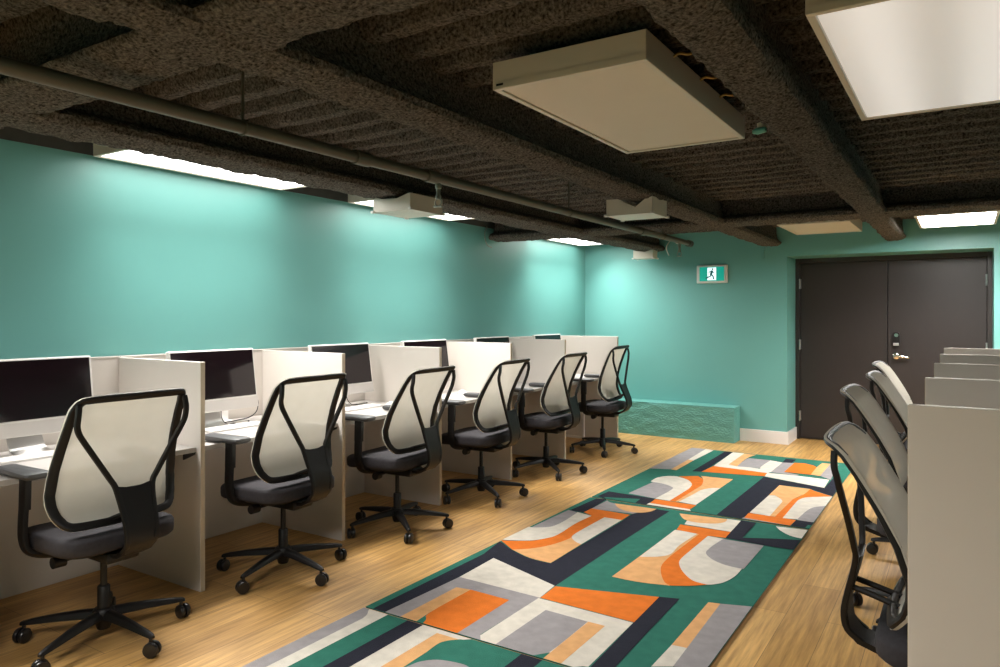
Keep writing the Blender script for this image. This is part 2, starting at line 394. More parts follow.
R2 = [
('P',[(-1.609,3.629),(-1.609,4.643),(-1.44,4.64),(-1.42,4.3),(-1.42,3.95),(-1.30,3.672)]),
('N',[(-2.407,2.622),(-2.405,3.567),(-2.442,3.815),(-2.299,3.717),(-2.136,3.646),(-1.99,3.633),(-1.988,4.053),(-1.986,4.657),(-1.994,4.807),(-1.984,4.875),(-1.901,5.071),(-1.797,5.066),(-1.806,4.289),(-1.805,3.344),(-2.313,3.532),(-2.304,3.182),(-2.326,2.624)]),
('W',[(-2.315,3.536),(-1.809,3.347),(-1.794,3.165),(-2.302,3.18)]),
('S',[(-2.33,2.627),(-2.302,3.18),(-1.794,3.165),(-1.809,2.657),(-1.764,2.61),(-1.904,2.61)]),
('P',[(-2.234,2.628),(-2.229,3.051),(-2.147,3.064),(-2.146,2.718),(-2.135,2.61)]),
('G',[(-2.135,2.61),(-2.146,2.718),(-2.146,2.729),(-2.084,2.61)]),
('O',[(-2.147,3.064),(-1.907,3.056),(-1.904,2.61),(-2.081,2.611),(-2.118,2.66),(-2.146,2.729)]),
('W',[(-1.797,3.156),(-1.286,3.138),(-1.277,2.647),(-1.385,2.61),(-1.465,2.61),(-1.701,2.61),(-1.778,2.611),(-1.805,2.65)]),
('S',[(-1.695,3.047),(-1.467,3.036),(-1.47,2.669),(-1.515,2.61),(-1.584,2.61),(-1.7,2.61)]),
('G',[(-1.698,2.61),(-1.583,2.61),(-1.513,2.61),(-1.466,2.673),(-1.462,2.61),(-1.566,2.61)]),
('P',[(-1.465,3.037),(-1.38,3.036),(-1.382,2.61),(-1.465,2.61)]),
('O',[(-1.8,3.339),(-1.291,3.495),(-1.284,3.143),(-1.791,3.162)]),
('N',[(-1.293,3.498),(-1.199,3.527),(-1.191,2.983),(-1.183,2.678),(-1.267,2.624),(-1.284,3.144)]),
('P',[(-1.065,3.561),(-1.01,3.574),(-0.99,3.022),(-1.06,3.015)]),
('W',[(-1.06,3.015),(-0.99,3.022),(-0.989,2.832),(-1.064,2.784)]),
('S',[(-1.01,3.574),(-0.87,3.622),(-0.87,2.881),(-0.99,2.831)]),
('P',[(-1.609,3.629),(-1.606,4.019),(-1.517,4.063),(-1.466,4.15),(-1.464,4.332),(-1.456,4.633),(-1.44,4.628),(-1.454,4.304),(-1.453,4.012),(-1.421,3.864),(-1.346,3.711),(-1.304,3.669),(-1.423,3.636),(-1.52,3.625)]),
('W',[(-1.609,4.643),(-1.458,4.639),(-1.478,4.347),(-1.468,4.157),(-1.519,4.068),(-1.604,4.014)]),
('O',[(-1.62,4.779),(-1.288,4.791),(-1.277,4.647),(-1.387,4.629),(-1.39,4.279),(-1.387,4.091),(-1.357,3.991),(-1.297,3.889),(-1.22,3.805),(-1.139,3.788),(-1.21,3.723),(-1.297,3.672),(-1.346,3.711),(-1.421,3.864),(-1.453,4.012),(-1.454,4.304),(-1.446,4.632),(-1.601,4.649)]),
('W',[(-1.386,4.625),(-1.279,4.62),(-1.047,4.124),(-1.049,3.993),(-1.073,3.874),(-1.11,3.812),(-1.139,3.788),(-1.22,3.805),(-1.297,3.889),(-1.357,3.991),(-1.387,4.091),(-1.39,4.279)]),
('S',[(-1.286,4.617),(-1.039,4.616),(-1.038,4.128),(-1.141,4.14),(-1.235,4.199),(-1.296,4.285),(-1.305,4.378),(-1.3,4.484)]),
('W',[(-1.61,4.891),(-1.536,4.887),(-1.388,5.086),(-1.287,5.09),(-1.284,4.794),(-1.599,4.8)]),
('P',[(-1.714,5.039),(-1.386,5.079),(-1.383,4.994),(-1.433,4.92),(-1.545,4.882),(-1.64,4.916)]),
('S',[(-2.298,5.095),(-2.214,5.045),(-1.893,5.066),(-1.984,4.875),(-1.981,4.854),(-2.298,4.816)]),
('P',[(-2.214,5.045),(-1.893,5.066),(-1.908,4.971),(-1.961,4.904),(-2.048,4.89),(-2.14,4.942)]),
('W',[(-2.442,3.85),(-2.446,4.173),(-2.383,4.205),(-2.328,4.269),(-2.317,4.423),(-2.341,4.677),(-2.213,4.644),(-2.224,4.419),(-2.208,4.13),(-2.235,4.02),(-2.3,3.924),(-2.407,3.866)]),
('S',[(-2.433,4.181),(-2.422,4.692),(-2.338,4.669),(-2.317,4.423),(-2.328,4.269),(-2.383,4.205)]),
('O',[(-2.442,3.832),(-2.296,3.919),(-2.235,4.02),(-2.208,4.13),(-2.224,4.419),(-2.213,4.644),(-2.305,4.7),(-2.304,4.821),(-1.997,4.814),(-1.994,4.661),(-2.122,4.657),(-2.112,4.328),(-2.107,4.102),(-2.146,3.917),(-2.219,3.786),(-2.299,3.717)]),
('P',[(-2.299,3.717),(-2.219,3.786),(-2.146,3.917),(-2.107,4.102),(-2.112,4.328),(-2.122,4.657),(-2.123,4.635),(-2.125,4.4),(-2.122,4.185),(-2.095,4.11),(-2.04,4.055),(-1.993,4.032),(-1.99,3.633),(-2.136,3.646)]),
('W',[(-2.122,4.657),(-1.994,4.661),(-1.993,4.032),(-2.04,4.055),(-2.095,4.11),(-2.122,4.185),(-2.125,4.4)]),
('N',[(-2.409,4.69),(-2.392,5.098),(-2.314,5.121),(-2.299,4.823),(-2.302,4.693)]),
('N',[(-1.297,5.098),(-1.196,5.094),(-1.188,4.705),(-1.011,4.794),(-0.87,4.851),(-0.87,4.628),(-1.041,4.622),(-1.28,4.646)]),
('W',[(-1.066,5.078),(-0.87,5.099),(-0.87,4.886),(-0.944,4.911),(-1.02,4.995)]),
]
R3 = [
('N',[(-2.42,5.181),(-2.411,5.375),(-2.006,5.353),(-2.004,5.15),(-2.086,5.15),(-2.278,5.15)]),
('G',[(-2.375,5.181),(-2.107,5.283),(-2.095,5.15),(-2.274,5.15)]),
('S',[(-2.254,5.4),(-2.23,5.878),(-2.146,5.866),(-2.046,5.804),(-2.005,5.707),(-2.014,5.358)]),
('W',[(-2.256,5.894),(-2.258,6.062),(-2.201,6.168),(-2.131,6.199),(-2.01,6.118),(-1.925,5.976),(-1.896,5.808),(-1.898,5.352),(-2.014,5.358),(-2.005,5.707),(-2.046,5.804),(-2.146,5.866),(-2.23,5.878)]),
('O',[(-2.12,6.206),(-1.979,6.311),(-1.896,6.192),(-1.848,5.994),(-1.846,5.809),(-1.849,5.347),(-1.898,5.352),(-1.896,5.808),(-1.925,5.976),(-2.01,6.118)]),
('O',[(-2.008,5.341),(-1.684,5.334),(-1.69,5.196),(-1.999,5.209)]),
('W',[(-2.004,5.206),(-1.69,5.196),(-1.668,5.15),(-1.834,5.15),(-2.006,5.15)]),
('P',[(-1.957,6.325),(-1.683,6.348),(-1.686,5.973),(-1.756,5.916),(-1.798,5.811),(-1.807,5.647),(-1.821,5.365),(-1.852,5.355),(-1.846,5.809),(-1.848,5.994),(-1.896,6.192)]),
('W',[(-1.686,5.973),(-1.691,5.34),(-1.828,5.36),(-1.807,5.647),(-1.798,5.811),(-1.756,5.916)]),
('N',[(-1.482,6.581),(-0.969,6.433),(-0.96,7.073),(-0.87,6.332),(-0.87,6.173),(-0.925,6.214),(-1.061,6.332),(-1.174,6.351),(-1.3,6.333),(-1.295,5.294),(-1.31,5.15),(-1.483,5.15)]),
('P',[(-1.3,6.333),(-1.06,6.326),(-0.998,6.224),(-1.072,6.102),(-1.114,5.909),(-1.123,5.327),(-1.158,5.323),(-1.166,5.786),(-1.192,5.86),(-1.256,5.956),(-1.298,5.94)]),
('W',[(-1.297,5.935),(-1.255,5.951),(-1.192,5.86),(-1.166,5.786),(-1.158,5.323),(-1.3,5.337)]),
('O',[(-1.06,6.326),(-1.004,6.261),(-0.87,6.159),(-0.95,6.096),(-1.045,6.008),(-1.076,5.88),(-1.069,5.304),(-1.123,5.327),(-1.114,5.909),(-1.072,6.102)]),
('O',[(-1.303,5.326),(-0.982,5.316),(-0.99,5.154),(-1.299,5.187)]),
('W',[(-0.87,6.159),(-0.87,5.827),(-0.936,5.74),(-0.964,5.601),(-0.977,5.341),(-1.071,5.316),(-1.076,5.88),(-1.045,6.008),(-0.95,6.096)]),
('S',[(-0.87,5.827),(-0.87,5.311),(-0.979,5.326),(-0.964,5.601),(-0.936,5.74)]),
('S',[(-1.302,5.185),(-0.988,5.164),(-0.986,5.15),(-1.31,5.15)]),
('N',[(-0.982,5.316),(-0.87,5.321),(-0.87,5.15),(-0.984,5.15)]),
('G',[(-0.891,5.234),(-0.87,5.233),(-0.87,5.15),(-0.895,5.15)]),
('S',[(-2.455,6.371),(-2.455,7.626),(-2.306,7.609),(-2.281,6.966),(-2.27,6.44)]),
('P',[(-2.27,6.44),(-2.281,6.966),(-2.224,6.95),(-2.217,6.429)]),
('W',[(-2.306,7.609),(-2.213,7.588),(-2.224,6.95),(-2.281,6.966)]),
('N',[(-2.095,7.585),(-2.014,7.597),(-1.996,6.496),(-2.082,6.463)]),
('O',[(-1.984,6.796),(-1.489,6.755),(-1.482,6.609),(-2.003,6.491)]),
('W',[(-2.016,7.596),(-1.898,7.576),(-1.885,6.941),(-1.453,6.889),(-1.489,6.755),(-1.984,6.796)]),
('P',[(-1.898,7.576),(-1.779,7.577),(-1.814,7.327),(-1.795,6.894),(-1.885,6.941)]),
('S',[(-1.808,7.304),(-1.764,7.359),(-1.595,7.363),(-1.594,6.929),(-1.795,6.894)]),
('W',[(-1.593,7.355),(-1.473,7.313),(-1.473,6.802),(-1.594,6.929)]),
('N',[(-1.484,7.521),(-1.389,7.53),(-1.395,7.33),(-1.476,7.328)]),
('S',[(-1.473,7.313),(-1.371,7.345),(-1.373,6.881),(-1.236,6.823),(-1.241,6.785),(-1.473,6.802)]),
('O',[(-1.374,7.36),(-1.284,7.385),(-1.164,7.259),(-1.149,6.894),(-1.373,6.881)]),
('P',[(-1.148,7.489),(-1.072,7.487),(-1.073,6.879),(-1.151,6.892),(-1.158,7.247)]),
('S',[(-1.075,7.486),(-1.005,7.498),(-0.971,6.765),(-1.073,6.879)]),
('W',[(-1.489,6.755),(-1.277,6.776),(-0.98,6.76),(-0.969,6.421),(-1.479,6.597)]),
]
R1 = [('S',[(-2.45,.08),(-2.45,2.598),(-2.425,2.598),(-2.385,2.55),(-2.37,2.50),(-2.37,.08)]),
('G',[(-2.298,.6),(-2.298,2.598),(-2.178,2.598),(-2.178,.6)]),
('N',[(-2.178,.6),(-2.178,2.598),(-2.086,2.598),(-2.086,.6)]),
('P',[(-1.981,.9),(-1.981,2.565),(-1.85,2.566),(-1.80,2.45),(-1.8,1.4),(-1.9,.9)]),
('G',[(-1.887,1.3),(-1.906,2.403),(-1.911,2.497),(-1.869,2.558),(-1.815,2.578),(-1.561,2.598),(-1.561,1.3)]),
('S',[(-1.893,1.5),(-1.893,2.251),(-1.877,2.313),(-1.827,2.366),(-1.746,2.389),(-1.681,2.387),(-1.6,2.33),(-1.57,2.2),(-1.57,1.5)]),
('N',[(-1.561,1.2),(-1.561,2.598),(-1.46,2.598),(-1.46,1.2)]),
('G',[(-1.46,.5),(-1.46,2.598),(-1.28,2.598),(-1.28,.5)]),
('O',[(-1.28,1.5),(-1.28,2.2),(-.98,2.2),(-.88,1.9),(-.88,1.5)]),
('G',[(-2.37,.08),(-2.37,.5),(-.88,.5),(-.88,.08)])]
rug('patterned rug nearest the camera, cut off by the bottom edge of the picture', .08, 2.60, 'W', R1)
rug('middle patterned rug of the three down the aisle', 2.61, 5.125, 'G', R2)
rug('farthest patterned rug, nearest the dark doors', 5.15, 7.62, 'G', R3)

# ------------------------------------------------------------------ ceiling fixtures
WL = 60
def light(label, x0, x1, y0, y1, z, lens, sticker=False, clips=False, h=.10, watts=0, spread=120, tilt=0):
    cx, cy = (x0 + x1) / 2, (y0 + y1) / 2; w, d = (x1 - x0) / 2, (y1 - y0) / 2
    t = thing('ceiling_light', label, 'ceiling light', (cx, cy, z))
    b = bm_new(); k = .022
    rbox(b, -w, w, -d, d, .022, h, .003)
    for q in ((-w, w, -d, -d + k), (-w, w, d - k, d), (-w, -w + k, -d + k, d - k), (w - k, w, -d + k, d - k)): rbox(b, *q, 0, .03, .003)
    obj('housing', b, M['white_metal'], t)
    b = bm_new(); add_box(b, -w + k + .003, w - k - .003, -d + k + .003, d - k - .003, .006, .016); obj('diffuser', b, lens, t)
    if sticker:
        b = bm_new(); rbox(b, -w + .016, -w + .045, -d - .002, -d + .001, .012, .020, .0008)
        s = obj('maker_plate', b, M['black'], t); s['label'] = 'tiny black plate on the housing edge'
    if clips:
        for yy in (-.36, -.06, .2):
            b = bm_new(); add_tube(b, smooth_path([(w, yy, .085), (w + .02, yy + .005, .096), (w + .045, yy + .02, .092), (w + .075, yy + .03, .10)], 4), .005, 8)
            obj('clip', b, M['brass'], t, True)
        b = bm_new()
    if watts:   # area light added just below the lens to brighten desks and floor
        L = bpy.data.lights.new('lens_area_light', 'AREA'); L.shape = 'RECTANGLE'; L.size = 2 * (w - k); L.size_y = 2 * (d - k)
        L.energy = watts; L.spread = R(spread); L.color = WARM
        lo = bpy.data.objects.new('lens_area_light', L); C.objects.link(lo); lo.parent = t; lo.location = (.0, 0, -.004); lo.rotation_euler = (0, R(-tilt), 0)
    for sx in (-1, 1):
        for sy in (-1, 1):
            b = bm_new(); add_tube(b, [(sx * w * .7, sy * d * .8, h - .01), (sx * w * .7, sy * d * .8, 2.46 - z)], .004, 8); obj('hanger_rod', b, M['galv'], t)
    return t
light('large unlit beige-white square-edged ceiling light hanging in the middle of the picture', -1.438, -.853, 2.19, 3.42, 2.243, M['lens_off'], True, True)
light('dimly glowing ceiling light cut off by the top right corner of the picture', -.365, .23, 2.10, 3.37, 2.243, M['lamp_dim'])
light('unlit ceiling light above the left side of the dark doors', -1.44, -.84, 6.9, 7.83, 2.243, M['lens_off'])
light('lit ceiling light above the right-hand dark door', -.355, .235, 6.88, 7.84, 2.243, M['lamp_far'], watts=50, spread=140)
light('long lit ceiling light against the left wall, nearest the camera', -4.07, -3.47, 2.16, 3.47, 2.31, M['lamp_bright'], watts=WL, spread=118, tilt=28)
light('lit ceiling light behind the white box, second along the left wall', -4.05, -3.45, 4.11, 5.42, 2.305, M['lamp_bright'], watts=WL, spread=118, tilt=28)
light('lit ceiling light in the far left corner of the room', -4.09, -3.45, 6.95, 8.22, 2.30, M['lamp_bright'], watts=50, spread=125, tilt=24)
light('lit ceiling light against the left wall beside the camera', -4.07, -3.47, .1, 1.41, 2.31, M['lamp_bright'], watts=WL, spread=118, tilt=28)
light('unseen fill light added over the aisle behind the camera', -1.435, -.855, -1.15, .05, 2.243, M['lamp_fill_aisle'], watts=52, spread=160)  # out of view, added to brighten dividers, chair backs and rugs
light('unseen fill light added over the right-hand desks', 1.25, 1.85, 2.1, 3.35, 2.243, M['lamp_fill_side'])  # added fill above the right row, no known fixture there
light('unseen fill light added over the far right-hand desks', 1.25, 1.85, 5.0, 6.1, 2.243, M['lamp_fill_side'])  # second added fill on this side, likewise out of view

def notched(label, x0, x1, y0, y1, z0, z1, notch):
    t = thing('junction_box', label, 'box', ((x0 + x1) / 2, (y0 + y1) / 2, z0)); w, d = (x1 - x0) / 2, (y1 - y0) / 2; h = z1 - z0
    b = bm_new()
    p = [(-w, .006), (w, .006), (w, h)] + [(a * w, c * h) for a, c in notch] + [(-w, h)]
    add_prism(b, p, -d, d); obj('body', b, M['white_metal'], t)
    b = bm_new(); rbox(b, -w - .002, w + .002, -d - .002, d + .002, 0, .007, .002); obj('cover', b, M['white_metal'], t)
    for sx in (-1, 1):
        for sy in (-1, 1):
            b = bm_new(); rbox(b, sx * (w + .002) - .012, sx * (w + .002) + .012, sy * (d + .002) - .012, sy * (d + .002) + .012, -.004, .012, .003); obj('corner_clip', b, M['white_plastic'], t)
    return t
V = [(.85, 1.02), (.28, .42), (-.5, .98)]
notched('notched white metal box under the middle ceiling beam', -2.05, -1.725, 4.53, 4.81, 2.10, 2.213, V)
notched('white metal box under the left beam, in front of the second wall light', -3.262, -2.95, 3.545, 3.88, 2.10, 2.205, [(.9, 1.0), (.3, .75), (-.6, .8)])
notched('small white metal box at the far end of the left beam', -3.335, -3.09, 8.14, 8.29, 2.10, 2.20, [(.8, 1.0), (.2, .8), (-.5, .9)])

# sprinkler pipe on rods
PX, PZ, PR = -2.3, 2.14, .026
t = thing('sprinkler_pipe', 'long grey sprinkler pipe hung below the ceiling along the left beam', 'pipe', (PX, 2, PZ))
b = bm_new(); add_tube(b, [(0, YN - 2, 0), (0, 1, 0), (0, 3, 0), (0, 5.06, 0)], PR, 18); obj('pipe_run', b, M['pipe'], t, True)
for y in (.42, .93, 3.82, 5.05):
    b = bm_new(); add_tube(b, [(0, y - .045, 0), (0, y + .045, 0)], PR + .007, 18); obj('coupling', b, M['pipe'], t, True)
for y in (-.22, 2.46, 4.3):
    b = bm_new(); add_tube(b, [(0, y, PR), (0, y, .27)], .006, 8); r = obj('hanger_rod', b, M['pipe'], t, True)
    b = bm_new(); add_tube(b, [(math.cos(a) * (PR + .003), y, math.sin(a) * (PR + .003)) for a in [2 * PI * k / 18 for k in range(18)]], .0035, 6, loop=True); obj('ring', b, M['pipe'], r, True)
def sprinkler(label, x, y, z, m, drop=.1):
    t = thing('sprinkler', label, 'sprinkler', (x, y, z))
    b = bm_new(); add_lathe(b, [(.012, 0), (.017, -.005), (.017, -.025), (.012, -.03), (.011, -drop * .5), (.015, -drop * .55), (.015, -drop * .68), (.008, -drop * .7)], 14); obj('fitting', b, m, t, True)
    b = bm_new()
    for s in (-1, 1): add_tube(b, smooth_path([(s * .006, 0, -drop * .66), (s * .02, 0, -drop * .78), (s * .016, 0, -drop * .92), (s * .002, 0, -drop)], 4), .0035, 6)
    obj('yoke', b, m, t, True)
    b = bm_new(); add_lathe(b, [(.0, -drop), (.01, -drop), (.012, -drop - .003), (.0, -drop - .003)], 12)
    for k in range(10):
        a = 2 * PI * k / 10; add_box(b, -.003, .003, .010, .028, -drop - .003, -drop)
        for v in b.verts[-8:]: v.co = Matrix.Rotation(a, 3, 'Z') @ v.co
    obj('deflector', b, m, t)
sprinkler('grey sprinkler head under the pipe, beside the white box on the left', PX, 2.99, PZ - PR, M['galv'], .12)
sprinkler('grey sprinkler head under the far end of the pipe', PX, 6.76, PZ - PR, M['galv'], .12)
M['verdigris'] = mat('teal_splashed_metal', (.10, .34, .30), .4, .3, build=noisy(40, .4))
t = thing('beam_fitting', 'small teal and cream fitting on the side of the right-hand beam', 'fitting', (-.722, 3.16, 2.205))  # small sprinkler head with teal overspray
b = bm_new(); add_lathe(b, [(.0, .012), (.018, .012), (.02, .02), (.02, .04), (.0, .04)], 14, Matrix.Translation((-.004, .03, 0))); obj('cap', b, M['white_metal'], t, True)
b = bm_new(); add_tube(b, [(-.035, 0, 0), (-.015, 0, .002), (.02, -.004, .004)], [.008, .015, .012], 10); obj('body', b, M['verdigris'], t, True)
b = bm_new(); add_tube(b, smooth_path([(-4.10, 6.14, 2.33), (-4.10, 6.10, 2.27), (-4.09, 6.09, 2.2), (-4.08, 6.12, 2.14), (-4.06, 6.17, 2.12)], 5), .006, 8)
tag(obj('looped_cable', b, M['galv'], smooth=True), 'thin pale cable looped down by the beam end at the left wall', 'cable')
b = bm_new(); add_tube(b, [(-1.90, 8.43, 2.19), (-1.90, 8.43, 2.06)], .011, 10); rbox(b, -1.925, -1.875, 8.41, 8.445, 2.17, 2.20, .003)
tag(obj('conduit_stub', b, M['teal'], smooth=True), 'short teal-painted conduit stub under the beam end on the back wall', 'conduit')
b = bm_new(); rbox(b, -2.42, -2.36, 7.0, 7.05, 2.14, 2.175, .004); add_tube(b, smooth_path([(-2.44, 6.95, 2.19), (-2.48, 6.9, 2.1), (-2.47, 6.95, 2.02)], 5), .004, 6)
tag(obj('cable_clip', b, M['white_plastic'], smooth=True), 'small white cable clip beside the far end of the pipe', 'clip')

# exit sign: running figure in a white doorway
M['sign_green'] = emis('sign_green', (.0, .36, .27), .55, (.01, .25, .19)); M['sign_white'] = emis('sign_white', (.75, .95, 1), .9)
M['sign_figure'] = emis('sign_figure', (.0, .10, .11), .3, (.01, .1, .1))
t = thing('exit_sign', 'white framed green running-man exit sign on the back wall', 'exit sign', (-2.478, YB, 1.908))
b = bm_new(); rbox(b, -.178, .178, -.03, -.0005, -.106, .106, .008); obj('housing', b, M['white_plastic'], t)
b = bm_new(); add_box(b, -.142, .142, -.034, -.029, -.082, .082); f = obj('sign_face', b, M['sign_green'], t)
b = bm_new(); add_box(b, -.048, .052, -.0352, -.034, -.072, .074); obj('doorway_symbol', b, M['sign_white'], f)
b = bm_new()
def seg2(pts, r): add_tube(b, [(x, -.0362, z) for x, z in pts], .0012, 8, up=(0, 1, 0), w=r)
add_lathe(b, [(.0, 0), (.011, 0), (.011, .0012), (.0, .0012)], 14, Matrix.Translation((.012, -.0354, .055)) @ Matrix.Rotation(R(90), 4, 'X'))
seg2([(.006, .040), (.0, .018), (-.008, -.008)], .014)
seg2([(.006, .036), (-.018, .032), (-.034, .012)], .005); seg2([(.004, .034), (.020, .016), (.034, .020)], .005)
seg2([(-.006, -.008), (.016, -.022), (.022, -.055), (.034, -.058)], .008); seg2([(-.008, -.006), (-.018, -.030), (-.040, -.036), (-.066, -.050)], .008)
obj('running_figure', b, M['sign_figure'], f)

# ------------------------------------------------------------------ workstations
A = -3.318; BX = -4.08; Y0P = 2.308; SP = 1.009; HP = 1.187; TH = .027
ORD = ['first', 'second', 'third', 'fourth', 'fifth', 'sixth']
def divider(x0, x1, y, label, front, grp):
    """panel standing on the floor; 'front' is the side (+1/-1) of its aisle edge"""
    t = thing('divider_panel', label, 'divider panel', ((x0 + x1) / 2, y + TH / 2, 0), 0, grp); w = (x1 - x0) / 2
    b = bm_new(); rbox(b, -w, w, -TH / 2, TH / 2, 0, HP, .0015, 1); obj('panel', b, M['laminate'], t)
    b = bm_new(); rbox(b, front * w - .001, front * w + .0015, -TH / 2 + .001, TH / 2 - .001, .002, HP - .002, .0005, 1); e = obj('edge_band', b, M['laminate_edge'], t); e['label'] = 'tan edge band'
    b = bm_new()
    for s in (-.8, .8): add_lathe(b, [(.012, -.0), (.012, .004)], 10, Matrix.Translation((s * w, 0, 0)))
    b.free()
    return t
names_left = ['white divider panel between the first and second left-hand chairs from the camera', 'white divider panel between the second and third left-hand chairs', 'white divider panel between the third and fourth left-hand chairs', 'white divider panel between the fourth and fifth left-hand chairs', 'white divider panel between the fifth and sixth left-hand chairs', 'white end divider panel of the left row, nearest the back wall']
py = [Y0P + k * SP for k in range(5)] + [7.63]
for k, y in enumerate(py): divider(BX + .002, A, y, names_left[k], 1, 'divider panels of the left row')
divider(BX + .002, A, Y0P - SP, 'white divider panel at the near end of the left row', 1, 'divider panels of the left row')
ys_ = [Y0P - SP] + py
DZT = .745
for k in range(6):
    ya, yb = ys_[k] + TH + .002, ys_[k + 1] - .002; yc = (ya + yb) / 2; hw = (yb - ya) / 2
    t = thing('workstation_desk', 'white %s desk from the camera in the left row, against the wall' % ORD[k], 'desk', (A, yc, 0), 0, 'desks of the left row')
    b = bm_new(); rbox(b, BX - A + .02, -.035, -hw, hw, DZT - .026, DZT, .002); obj('desktop', b, M['desktop'], t)
    b = bm_new(); rbox(b, BX - A - .022, BX - A, -hw - .015, hw + .013, 0, HP, .0015, 1); rbox(b, BX - A - .024, BX - A + .002, -hw - .014, hw + .012, HP, HP + .008, .001, 1); obj('back_panel', b, M['laminate'], t)
    for s in (-1, 1):
        b = bm_new(); add_prism(b, [(-.13, DZT - .026), (-.035, DZT - .026), (-.045, DZT - .040), (-.13, DZT - .075)], s * hw - .012 * (s > 0) - 0 * s, s * hw + .012 * (s < 0)); obj('bracket', b, M['black'], t)
    if k == 5:
        b = bm_new(); x = -.335
        for q in ((x - .012, x + .012, .025, DZT - .028), (x - .32, x, .025, .05)): rbox(b, q[0], q[1], .43, .455, q[2], q[3], .002)
        obj('leg_frame', b, M['base'], t)
for k in range(5):
    y = 2.252 + k * SP
    divider(-.13, .64, y, ['grey-looking divider panel filling the right edge of the picture, nearest the camera', 'second divider panel from the camera in the right row, just its top showing', 'third divider panel from the camera in the right row, just its top showing', 'fourth divider panel from the camera in the right row, just its top showing', 'farthest divider panel of the right row, nearest the doors'][k], -1, 'divider panels of the right row')
for k in range(4):
    ya, yb = 2.252 + k * SP + TH + .002, 2.252 + (k + 1) * SP - .002; yc = (ya + yb) / 2; hw = (yb - ya) / 2
    t = thing('workstation_desk', 'white desk behind the %s divider panel of the right row' % ORD[k], 'desk', (-.13, yc, 0), 0, 'desks of the right row')
    b = bm_new(); rbox(b, .37, .77, -hw, hw, DZT - .026, DZT, .002); obj('desktop', b, M['desktop'], t)
    b = bm_new(); rbox(b, .772, .794, -hw - .015, hw + .013, 0, HP, .0015, 1); obj('back_panel', b, M['laminate'], t)

# all-in-one computers
def monitor(label, y, x=-3.885):
    t = thing('desktop_computer', label, 'computer', (x, y, DZT), 0, 'computers of the left row'); W = .30
    ti = Matrix.Translation((0, 0, .285)) @ Matrix.Rotation(R(-8), 4, 'Y') @ Matrix.Translation((0, 0, -.285))
    def put(b): b.transform(ti); return b
    b = bm_new(); rbox(b, -.016, .016, -W, W, .092, .472, .008, 3); obj('case', put(b), M['white_plastic'], t)
    b = bm_new(); rbox(b, .0155, .0175, -W + .012, W - .012, .170, .461, .001); obj('screen', put(b), M['screen'], t)
    b = bm_new(); rbox(b, .0150, .0172, -W + .002, W - .002, .094, .160, .001); c = obj('chin', put(b), M['chin'], t); c['label'] = 'plain silver strip under the screen'
    b = bm_new()
    prof = smooth_path([(-.045, 0, .30), (-.075, 0, .22), (-.075, 0, .12), (-.035, 0, .03), (.02, 0, .006), (.075, 0, .004)], 5)
    rings = []
    for i, p in enumerate(prof):
        tt = (prof[min(i + 1, len(prof) - 1)] - prof[max(i - 1, 0)]).normalized(); n = Vector((-tt.z, 0, tt.x)) * .004
        w = .075 + .012 * i / len(prof)
        rings.append([p + n + Vector((0, w, 0)), p + n - Vector((0, w, 0)), p - n - Vector((0, w, 0)), p - n + Vector((0, w, 0))])
    skin_rings(b, rings); obj('stand', b, M['silver'], t, True)
    return t
my = [1.757, 2.797, 3.883, 4.885, 5.94, 7.05]
mw = ['white-edged computer with black screen at the left edge of the picture', 'computer with a slanted reflection on its screen, second from the camera', 'computer third from the camera, standing behind the second divider panel', 'computer fourth from the camera, half hidden by the third divider panel', 'computer fifth from the camera, only its top edge showing', 'farthest computer of the left row, a sliver above the fifth divider panel']
for y, l in zip(my, mw): monitor(l, y)

def keyboard(label, x, y):
    t = thing('keyboard', label, 'keyboard', (x, y, DZT), 0, 'keyboards of the left row')
    b = bm_new(); add_prism(b, [(-.058, .001), (.058, .001), (.058, .006), (-.058, .014)], -.205, .205); obj('keyboard_body', b, M['silver'], t)
    b = bm_new()
    for r in range(5):
        for k in range(14):
            if r == 4 and 3 < k < 9: continue
            xx = -.05 + r * .0205; yy = -.197 + k * .0285; z = .014 - (xx + .058) * .008 / .116
            add_box(b, xx, xx + .017, yy, yy + .025, z - .002, z + .002)
        if r == 4: add_box(b, -.05 + r * .0205, -.033 + r * .0205, -.197 + 4 * .0285, -.197 + 9 * .0285 - .003, .006, .0085)
    o = obj('keys', b, M['paper'], t); o['kind'] = 'stuff'
keyboard('white keyboard in front of the computer at the left edge', -3.76, 1.76)
keyboard('white keyboard on the second desk, beside the white card and cable', -3.73, 2.83)
keyboard('white keyboard on the third desk', -3.735, 3.90)
def mouse(label, x, y, rz=0):
    t = thing('computer_mouse', label, 'mouse', (x, y, DZT), rz); b = bm_new(); rings = []
    for i in range(9):
        v = i / 8; l = math.sin(PI * (.04 + .92 * v)) ** .5; h = .034 * math.sin(PI * (.08 + .80 * v))
        rings.append([Vector((.05 - .1 * v, .031 * l * math.cos(a), .004 + max(0, math.sin(a)) * h - (.003 if math.sin(a) < 0 else 0))) for a in [2 * PI * k / 16 for k in range(16)]])
    skin_rings(b, rings); obj('shell', b, M['paper'], t, True)
    b = bm_new(); add_box(b, -.045, .045, -.024, .024, 0, .003); obj('base', b, M['black'], t)
mouse('white mouse beside the keyboard on the third desk, by the divider panel', -3.62, 4.14, .3)
mouse('small white rounded mouse on the fourth desk', -3.66, 5.10, -.2)
